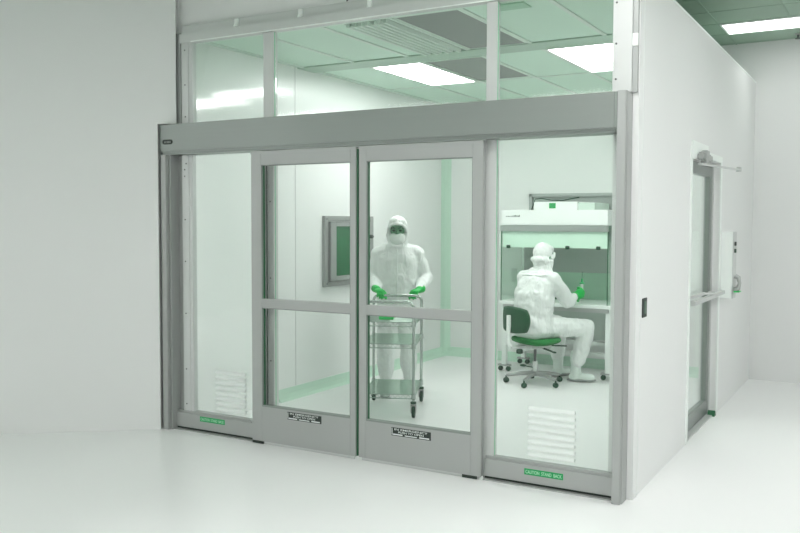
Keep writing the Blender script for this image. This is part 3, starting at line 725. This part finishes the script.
def eyes(o, par, c, R):
    for q in (-1, 1):
        obj('eye', MB().ell(c+R@V((q*0.031, -0.080, -0.002)), (0.015, 0.010, 0.008), R.to_4x4()), M['eye'], o, 'all', local=True)
        obj('eyebrow', MB().tube([c+R@V((q*0.012, -0.094, 0.020)), c+R@V((q*0.034, -0.092, 0.026)), c+R@V((q*0.054, -0.078, 0.018))], 0.004, 6), M['eye'], o, 'all', local=True)
I3 = Matrix.Identity(3)
head(body, HD, I3)
ARM = {-1: (V((-0.175, -0.01, 1.315)), V((-0.235, 0.015, 1.085)), V((-0.170, -0.235, 0.995))), 1: (V((0.180, -0.01, 1.315)), V((0.262, 0.015, 1.095)), V((0.205, -0.235, 0.995)))}
for s in (-1, 1):
    sh, el, wr = ARM[s]; body.limb([(sh, 0.045), (el, 0.034), (wr, 0.024)])
LEGS = {-1: (V((-0.085, 0, 0.90)), V((-0.105, -0.10, 0.47)), V((-0.105, -0.07, 0.085))), 1: (V((0.085, 0, 0.90)), V((0.10, 0.0, 0.47)), V((0.105, 0.12, 0.09)))}
for s in (-1, 1):
    h, k, a = LEGS[s]; body.limb([(h, 0.075), (k, 0.046), (a, 0.024), (V((a.x, a.y, 0.055)), 0.025), (V((a.x, a.y-0.08, 0.042)), 0.016)])
bo = obj('body', body, M['skin'], person, local=True); remesh(bo, 0.010, 3)
eyes(bo, person, HD, I3)
cv = MB()
loft(cv, [(0, 0.005, 0.78, 0.17, 0.13), (0, 0.005, 0.86, 0.20, 0.155), (0, 0.0, 0.97, 0.197, 0.150), (0, 0.0, 1.07, 0.185, 0.140), (0, -0.005, 1.18, 0.195, 0.140), (0, -0.01, 1.28, 0.198, 0.130), (0, -0.015, 1.345, 0.165, 0.112), (0, -0.02, 1.39, 0.105, 0.095), (0, -0.03, 1.43, 0.085, 0.085)])
cv.ell((0, 0, 0.80), (0.18, 0.14, 0.09))
for s in (-1, 1):
    sh, el, wr = ARM[s]
    cv.limb([(V((s*0.09, -0.01, 1.335)), 0.075), (sh, 0.070), (sh.lerp(el, 0.5), 0.066), (el, 0.064), (el.lerp(wr, 0.5), 0.058), (el.lerp(wr, 0.85), 0.046), (wr, 0.036)])
    h, k, a = LEGS[s]
    cv.limb([(h, 0.112), (h.lerp(k, 0.5), 0.098), (k, 0.080), (k.lerp(a, 0.35), 0.084), (k.lerp(a, 0.62), 0.076), (k.lerp(a, 0.80), 0.060), (a, 0.056)])
co = obj('coverall', cv, M['coverall'], person, local=True); remesh(co, 0.011, 3, (0.10, 0.030))
zp = MB().tube([(0.0, -0.125, 1.37), (0.004, -0.150, 1.28), (0.004, -0.152, 1.10), (0.0, -0.158, 0.92)], 0.005, 6)
obj('zip_seam', zp, M['coverall'], person, 'all', local=True)
def hood_on(mb, c, R, drape=True):
    rr = R.to_4x4()
    def e(p, q): mb.ell(c+R@V(p), q, rr)
    e((0, 0.038, 0.036), (0.094, 0.098, 0.100)); e((0, 0.042, -0.045), (0.094, 0.080, 0.085))
    mb.tube([c+R@V(p) for p in ((-0.088, -0.020, -0.020), (-0.080, -0.052, 0.022), (-0.050, -0.080, 0.052), (0, -0.090, 0.062), (0.050, -0.080, 0.052), (0.080, -0.052, 0.022), (0.088, -0.020, -0.020))], 0.014, 10)
    e((0, -0.010, 0.084), (0.078, 0.078, 0.040))
    mb.tube([c+R@V(p) for p in ((-0.088, -0.015, -0.03), (-0.074, -0.035, -0.09), (-0.05, -0.055, -0.14), (0, -0.065, -0.15), (0.05, -0.055, -0.14), (0.074, -0.035, -0.09), (0.088, -0.015, -0.03))], 0.022, 10)
def drape(mb, x, y, z):      # the hood's skirt falling over the shoulders
    loft(mb, [(x, y+0.02, z, 0.088, 0.085), (x, y+0.02, z-0.07, 0.098, 0.090), (x, y+0.03, z-0.13, 0.140, 0.108), (x, y+0.03, z-0.16, 0.172, 0.112), (x, y+0.03, z-0.21, 0.15, 0.095)])
hood = MB(); hood_on(hood, HD, I3); drape(hood, 0, HD.y, HD.z-0.06)
ho = obj('hood', hood, M['coverall'], person, local=True); remesh(ho, 0.007, 3, (0.05, 0.010))
def mask_on(mb, c, R):
    rr = R.to_4x4(); mb.ell(c+R@V((0, -0.046, -0.078)), (0.074, 0.060, 0.058), rr); mb.ell(c+R@V((0, -0.056, -0.050)), (0.072, 0.046, 0.028), rr)
mk_ = MB(); mask_on(mk_, HD, I3)
mo = obj('face_mask', mk_, M['mask'], person, local=True); remesh(mo, 0.007, 2, (0.03, 0.006))
for s in (-1, 1):
    sh, el, wr = ARM[s]
    glove(person, wr+V((0, -0.012, 0.004)), V((-s*0.42, -0.86, -0.10)), V((-s*0.05, -0.12, -1)), (1 if s < 0 else -1), 0.85, label='bright green glove gripping the cart handle')
    a = V(LEGS[s][2]); bb = MB()
    bb.limb([(a+V((0, 0, 0.22)), 0.058), (a+V((0, 0.0, 0.10)), 0.052), (a, 0.050)]); bb.ell((a.x, a.y+0.0, 0.047), (0.048, 0.060, 0.045)); bb.ell((a.x, a.y-0.09, 0.044), (0.050, 0.095, 0.042))
    bto = obj('boot', bb, M['boot'], person, local=True); remesh(bto, 0.009, 3, (0.04, 0.006))
    obj('sole', MB().ell((a.x, a.y-0.065, 0.012), (0.046, 0.125, 0.012)), M['sole'], bto, 'all', local=True)

# -- seated person; local frame: -y = the way the torso faces (to the bench)
SF = V((0.30, 0.954, 0)); srz = math.atan2(SF.y, SF.x) + PI/2
SO = V((1.775, 3.30, 0))
Rz = Matrix.Rotation(-srz, 3, 'Z')
def S(x, y, z):     # world point into the seated person's frame
    return Rz @ (V((x, y, z)) - SO)
seated = thing('person', 'seated person in white coverall and hood with green glove, working at the flow hood', 'person', SO, srz)
HD2 = S(1.835, 3.37, 1.268)
hf = V((0.34, 0.94, 0)); RH = Rz @ Matrix.Rotation(math.atan2(hf.y, hf.x)+PI/2, 3, 'Z') @ Matrix.Rotation(math.radians(14), 3, 'X')
body = MB()
loft(body, [(0, 0.03, 0.48, 0.14, 0.12), (0, 0.03, 0.56, 0.16, 0.13), (0, 0.02, 0.75, 0.14, 0.10), (0, -0.01, 0.95, 0.16, 0.10), (0, -0.03, 1.05, 0.15, 0.09), (0, -0.045, 1.11, 0.08, 0.07)])
body.limb([((0, -0.045, 1.08), 0.065), (HD2+V((0, 0.01, -0.10)), 0.052), (HD2+V((0, 0.01, -0.05)), 0.055)])
head(body, HD2, RH)
hand_r = S(2.060, 3.640, 0.862)
hand_l = S(1.64, 3.80, 0.835)
SA = {-1: (V((-0.180, -0.035, 1.055)), S(2.062, 3.43, 0.825), hand_r), 1: (V((0.175, -0.035, 1.055)), S(1.52, 3.62, 0.85), hand_l)}
for s in (-1, 1):
    sh, el, wr = SA[s]; body.limb([(sh, 0.045), (el, 0.034), (wr, 0.024)])
SL = {-1: (S(1.85, 3.31, 0.565), S(2.215, 3.575, 0.560), S(2.10, 3.60, 0.10)), 1: (S(1.70, 3.42, 0.565), S(1.82, 3.80, 0.56), S(1.84, 3.80, 0.10))}
TO = {-1: S(2.30, 3.66, 0.05), 1: S(1.95, 3.97, 0.05)}
for s in (-1, 1):
    h, k, a = SL[s]; body.limb([(h, 0.080), (k, 0.046), (a, 0.024), (V((a.x, a.y, 0.050)).lerp(TO[s], 0.35), 0.018)])
bo = obj('body', body, M['skin'], seated, local=True); remesh(bo, 0.010, 3)
eyes(bo, seated, HD2, RH)
cv = MB()
loft(cv, [(0, 0.035, 0.465, 0.16, 0.15), (0, 0.035, 0.53, 0.20, 0.175), (0, 0.035, 0.60, 0.205, 0.178), (0, 0.035, 0.70, 0.198, 0.165), (0, 0.03, 0.80, 0.205, 0.160), (0, 0.015, 0.92, 0.212, 0.155), (0, -0.01, 1.01, 0.205, 0.140), (0, -0.03, 1.08, 0.165, 0.118), (0, -0.04, 1.125, 0.105, 0.095), (0, -0.045, 1.16, 0.08, 0.08)])
for s in (-1, 1):
    sh, el, wr = SA[s]
    cv.limb([(V((s*0.09, -0.03, 1.065)), 0.075), (sh, 0.073), (sh.lerp(el, 0.5), 0.072), (el, 0.070), (el.lerp(wr, 0.45), 0.060), (el.lerp(wr, 0.80), 0.046), (wr, 0.034)])
    h, k, a = SL[s]
    cv.limb([(h, 0.115), (h.lerp(k, 0.5), 0.104), (k, 0.082), (k.lerp(a, 0.3), 0.084), (k.lerp(a, 0.7), 0.076), (a+V((0, 0, 0.13)), 0.055), (a+V((0, 0, 0.06)), 0.048)])
co = obj('coverall', cv, M['coverall'], seated, local=True); remesh(co, 0.011, 3, (0.10, 0.034))
hood = MB(); hood_on(hood, HD2, RH)
hood.tube([HD2+RH@V(p) for p in ((-0.080, 0.02, -0.045), (-0.055, 0.100, -0.050), (0, 0.128, -0.055), (0.055, 0.100, -0.050), (0.080, 0.02, -0.045))], 0.026, 10)
loft(hood, [(HD2.x, HD2.y+0.015, HD2.z-0.05, 0.082, 0.085), (HD2.x, HD2.y+0.03, HD2.z-0.12, 0.092, 0.09), (HD2.x*0.5, HD2.y+0.05, HD2.z-0.17, 0.145, 0.115), (0, -0.02, 1.095, 0.172, 0.122), (0, -0.02, 1.05, 0.15, 0.10)])
ho = obj('hood', hood, M['coverall'], seated, local=True); remesh(ho, 0.007, 3, (0.05, 0.013))
mk_ = MB(); mask_on(mk_, HD2, RH)
mo = obj('face_mask', mk_, M['mask'], seated, local=True); remesh(mo, 0.007, 2)
glove(seated, hand_r, Rz@V((0.50, 0.78, 0.30)), Rz@V((-0.55, 0.55, 0.15)), -1, 0.80, size=1.32, label='bright green glove holding the dropper bottle')
glove(seated, hand_l, Rz@V((0.75, 0.6, -0.1)), V((0, 0, -1)), -1, 0.35)
for s in (-1, 1):
    a = SL[s][2]; td = (TO[s]-a); td.z = 0; td.normalize(); bb = MB()
    bb.limb([(a+V((0, 0, 0.17)), 0.060), (a+V((0, 0, 0.06)), 0.054), (V((a.x, a.y, 0.075)), 0.052)])
    ang = Matrix.Rotation(math.atan2(td.y, td.x)-PI/2, 4, 'Z')
    bb.ell(V((a.x, a.y, 0.050))-td*0.01, (0.050, 0.064, 0.046), ang); bb.ell(V((a.x, a.y, 0.046))+td*0.09, (0.050, 0.105, 0.042), ang)
    bto = obj('boot', bb, M['boot'], seated, local=True); remesh(bto, 0.009, 3, (0.04, 0.006))
    so = MB(); so.ell(V((a.x, a.y, 0.020))+td*0.055, (0.052, 0.150, 0.020), ang)
    obj('sole', so, M['sole'], bto, 'all', local=True)

# ------------------------------------------------------------------ swivel chair; local -y = facing
CFv = V((0.55, 0.835, 0)); crz = math.atan2(CFv.y, CFv.x) + PI/2
chair = thing('swivel_chair', 'green swivel chair on five casters under the seated person', 'chair', (1.785, 3.275, 0), crz)
def lo(n, mb, m, p=chair, sm=None): return obj(n, mb, m, p, sm, local=True)
st = bmesh.new(); ring_pts = []
def superell(a, b, n, k, N_=32):
    t_ = 2*PI*k/N_; c_, s_ = math.cos(t_), math.sin(t_)
    return (math.copysign(abs(c_)**(2/n), c_)*a, math.copysign(abs(s_)**(2/n), s_)*b)
seat = MB(); b_ = bmesh.new(); rings = []
for (sc, dz) in ((0.80, 0.0), (0.97, 0.012), (1.0, 0.03), (0.98, 0.052), (0.88, 0.064), (0.5, 0.060), (0.1, 0.058)):
    rg = []
    for k in range(32):
        x, y = superell(0.225*sc, 0.215*sc, 3.2, k)
        droop = -0.03 if False else 0
        thick = 1.0 if y > -0.05 else 1.0-0.45*((-0.05-y)/0.17)       # thins towards the front edge
        z = 0.402 + 0.07 - 0.07*thick + dz*thick + (0.018 if y > 0.12 else 0)*((y-0.12)/0.1 if y > 0.12 else 0)
        rg.append(b_.verts.new((x, y-0.01, z)))
    rings.append(rg)
for i in range(len(rings)-1):
    for k in range(32): b_.faces.new((rings[i][k], rings[i][(k+1) % 32], rings[i+1][(k+1) % 32], rings[i+1][k]))
b_.faces.new(rings[0][::-1]); b_.faces.new(rings[-1]); seat.merge(b_)
lo('seat', seat, M['seat_green'], chair, 'all')
lo('seat_pan', MB().box(-0.12, 0.12, -0.12, 0.13, 0.365, 0.402, 0.01).box(-0.03, 0.03, 0.10, 0.30, 0.372, 0.392), M['alu_light'], chair)
# curved backrest shell
bk = bmesh.new(); grid_f = []; NX, NZ = 17, 13
fr_, bk_ = [], []
for i in range(NX):
    u = -1 + 2*i/(NX-1); rf, rb = [], []
    for j_ in range(NZ):
        v = -1 + 2*j_/(NZ-1)
        # square mapped to rounded rectangle
        uu = u*math.sqrt(1-0.28*v*v); vv = v*math.sqrt(1-0.28*u*u)
        x = uu*0.225; z = 0.655 + vv*0.130; y = 0.285 - 0.055*(uu*uu)
        ed = 0.5 if (abs(u) > 0.99 or abs(v) > 0.99) else 1.0
        rf.append(bk.verts.new((x, y-0.022*ed, z))); rb.append(bk.verts.new((x, y+0.014*ed, z)))
    fr_.append(rf); bk_.append(rb)
for i in range(NX-1):
    for j_ in range(NZ-1):
        bk.faces.new((fr_[i][j_], fr_[i+1][j_], fr_[i+1][j_+1], fr_[i][j_+1])); bk.faces.new((bk_[i][j_], bk_[i][j_+1], bk_[i+1][j_+1], bk_[i+1][j_]))
for i in range(NX-1):
    bk.faces.new((fr_[i][0], bk_[i][0], bk_[i+1][0], fr_[i+1][0])); bk.faces.new((fr_[i][-1], fr_[i+1][-1], bk_[i+1][-1], bk_[i][-1]))
for j_ in range(NZ-1):
    bk.faces.new((fr_[0][j_], fr_[0][j_+1], bk_[0][j_+1], bk_[0][j_])); bk.faces.new((fr_[-1][j_], bk_[-1][j_], bk_[-1][j_+1], fr_[-1][j_+1]))
bmesh.ops.recalc_face_normals(bk, faces=bk.faces)
bm_ = MB(); bm_.merge(bk)
lo('backrest', bm_, M['back_green'], chair, 'all')
lo('back_support', MB().tube([(0, 0.318, 0.70), (0, 0.318, 0.60), (0, 0.325, 0.50), (0, 0.325, 0.43), (0, 0.29, 0.385), (0, 0.18, 0.375)], [0.022, 0.022, 0.020, 0.020, 0.020, 0.018], 10), M['white_paint'], chair, True)
lo('knob', MB().lathe([(0.012, 0), (0.032, 0.006), (0.034, 0.03), (0.028, 0.045)], (-0.02, 0.20, 0.315), 14), M['caster'], chair, True)
lo('lever', MB().tube([(-0.08, -0.02, 0.37), (-0.20, -0.06, 0.345)], 0.009, 8).ell((-0.22, -0.068, 0.34), (0.035, 0.014, 0.010)), M['caster'], chair, True)
lo('lever', MB().tube([(-0.08, -0.14, 0.385), (-0.17, -0.26, 0.385)], 0.007, 8), M['caster'], chair, True)
gc = lo('column', MB().tube([(0, 0, 0.21), (0, 0, 0.37)], 0.014, 14), M['screw'], chair, True)
lo('column_sleeve', MB().tube([(0, 0, 0.08), (0, 0, 0.225)], 0.027, 16), M['alu_light'], gc, True)
for k, wpt in enumerate(((1.507, 3.182), (1.734, 2.945), (2.013, 3.13), (1.932, 3.50), (1.60, 3.52))):
    Rc = Matrix.Rotation(-crz, 3, 'Z'); p = Rc @ (V((wpt[0]+0.03, wpt[1]+0.01, 0))-V((1.765, 3.265, 0)))
    ang = 2*PI*k/5; 
    e = p.normalized()*0.285
    lg = lo('leg', MB().tube([(0, 0, 0.105), (e.x*0.5, e.y*0.5, 0.098), (e.x, e.y, 0.074)], [0.026, 0.020, 0.014], 10), M['alu'], chair, True)
    rr = Matrix.Rotation(0.6*k, 4, 'Z') @ Matrix.Rotation(PI/2, 4, 'X')
    lo('caster', MB().lathe([(0.006, -0.024), (0.022, -0.022), (0.027, -0.010), (0.027, 0.010), (0.022, 0.022), (0.006, 0.024)], (e.x, e.y, 0.027), 16, rr).tube([(e.x, e.y, 0.04), (e.x, e.y, 0.072)], 0.009, 8), M['caster'], lg, True)
lo('foot_pedal', MB().ell((0.02, 0.13, 0.19), (0.04, 0.03, 0.012)).tube([(0.02, 0.13, 0.19), (0, 0.0, 0.16)], 0.006, 6), M['caster'], chair, True)
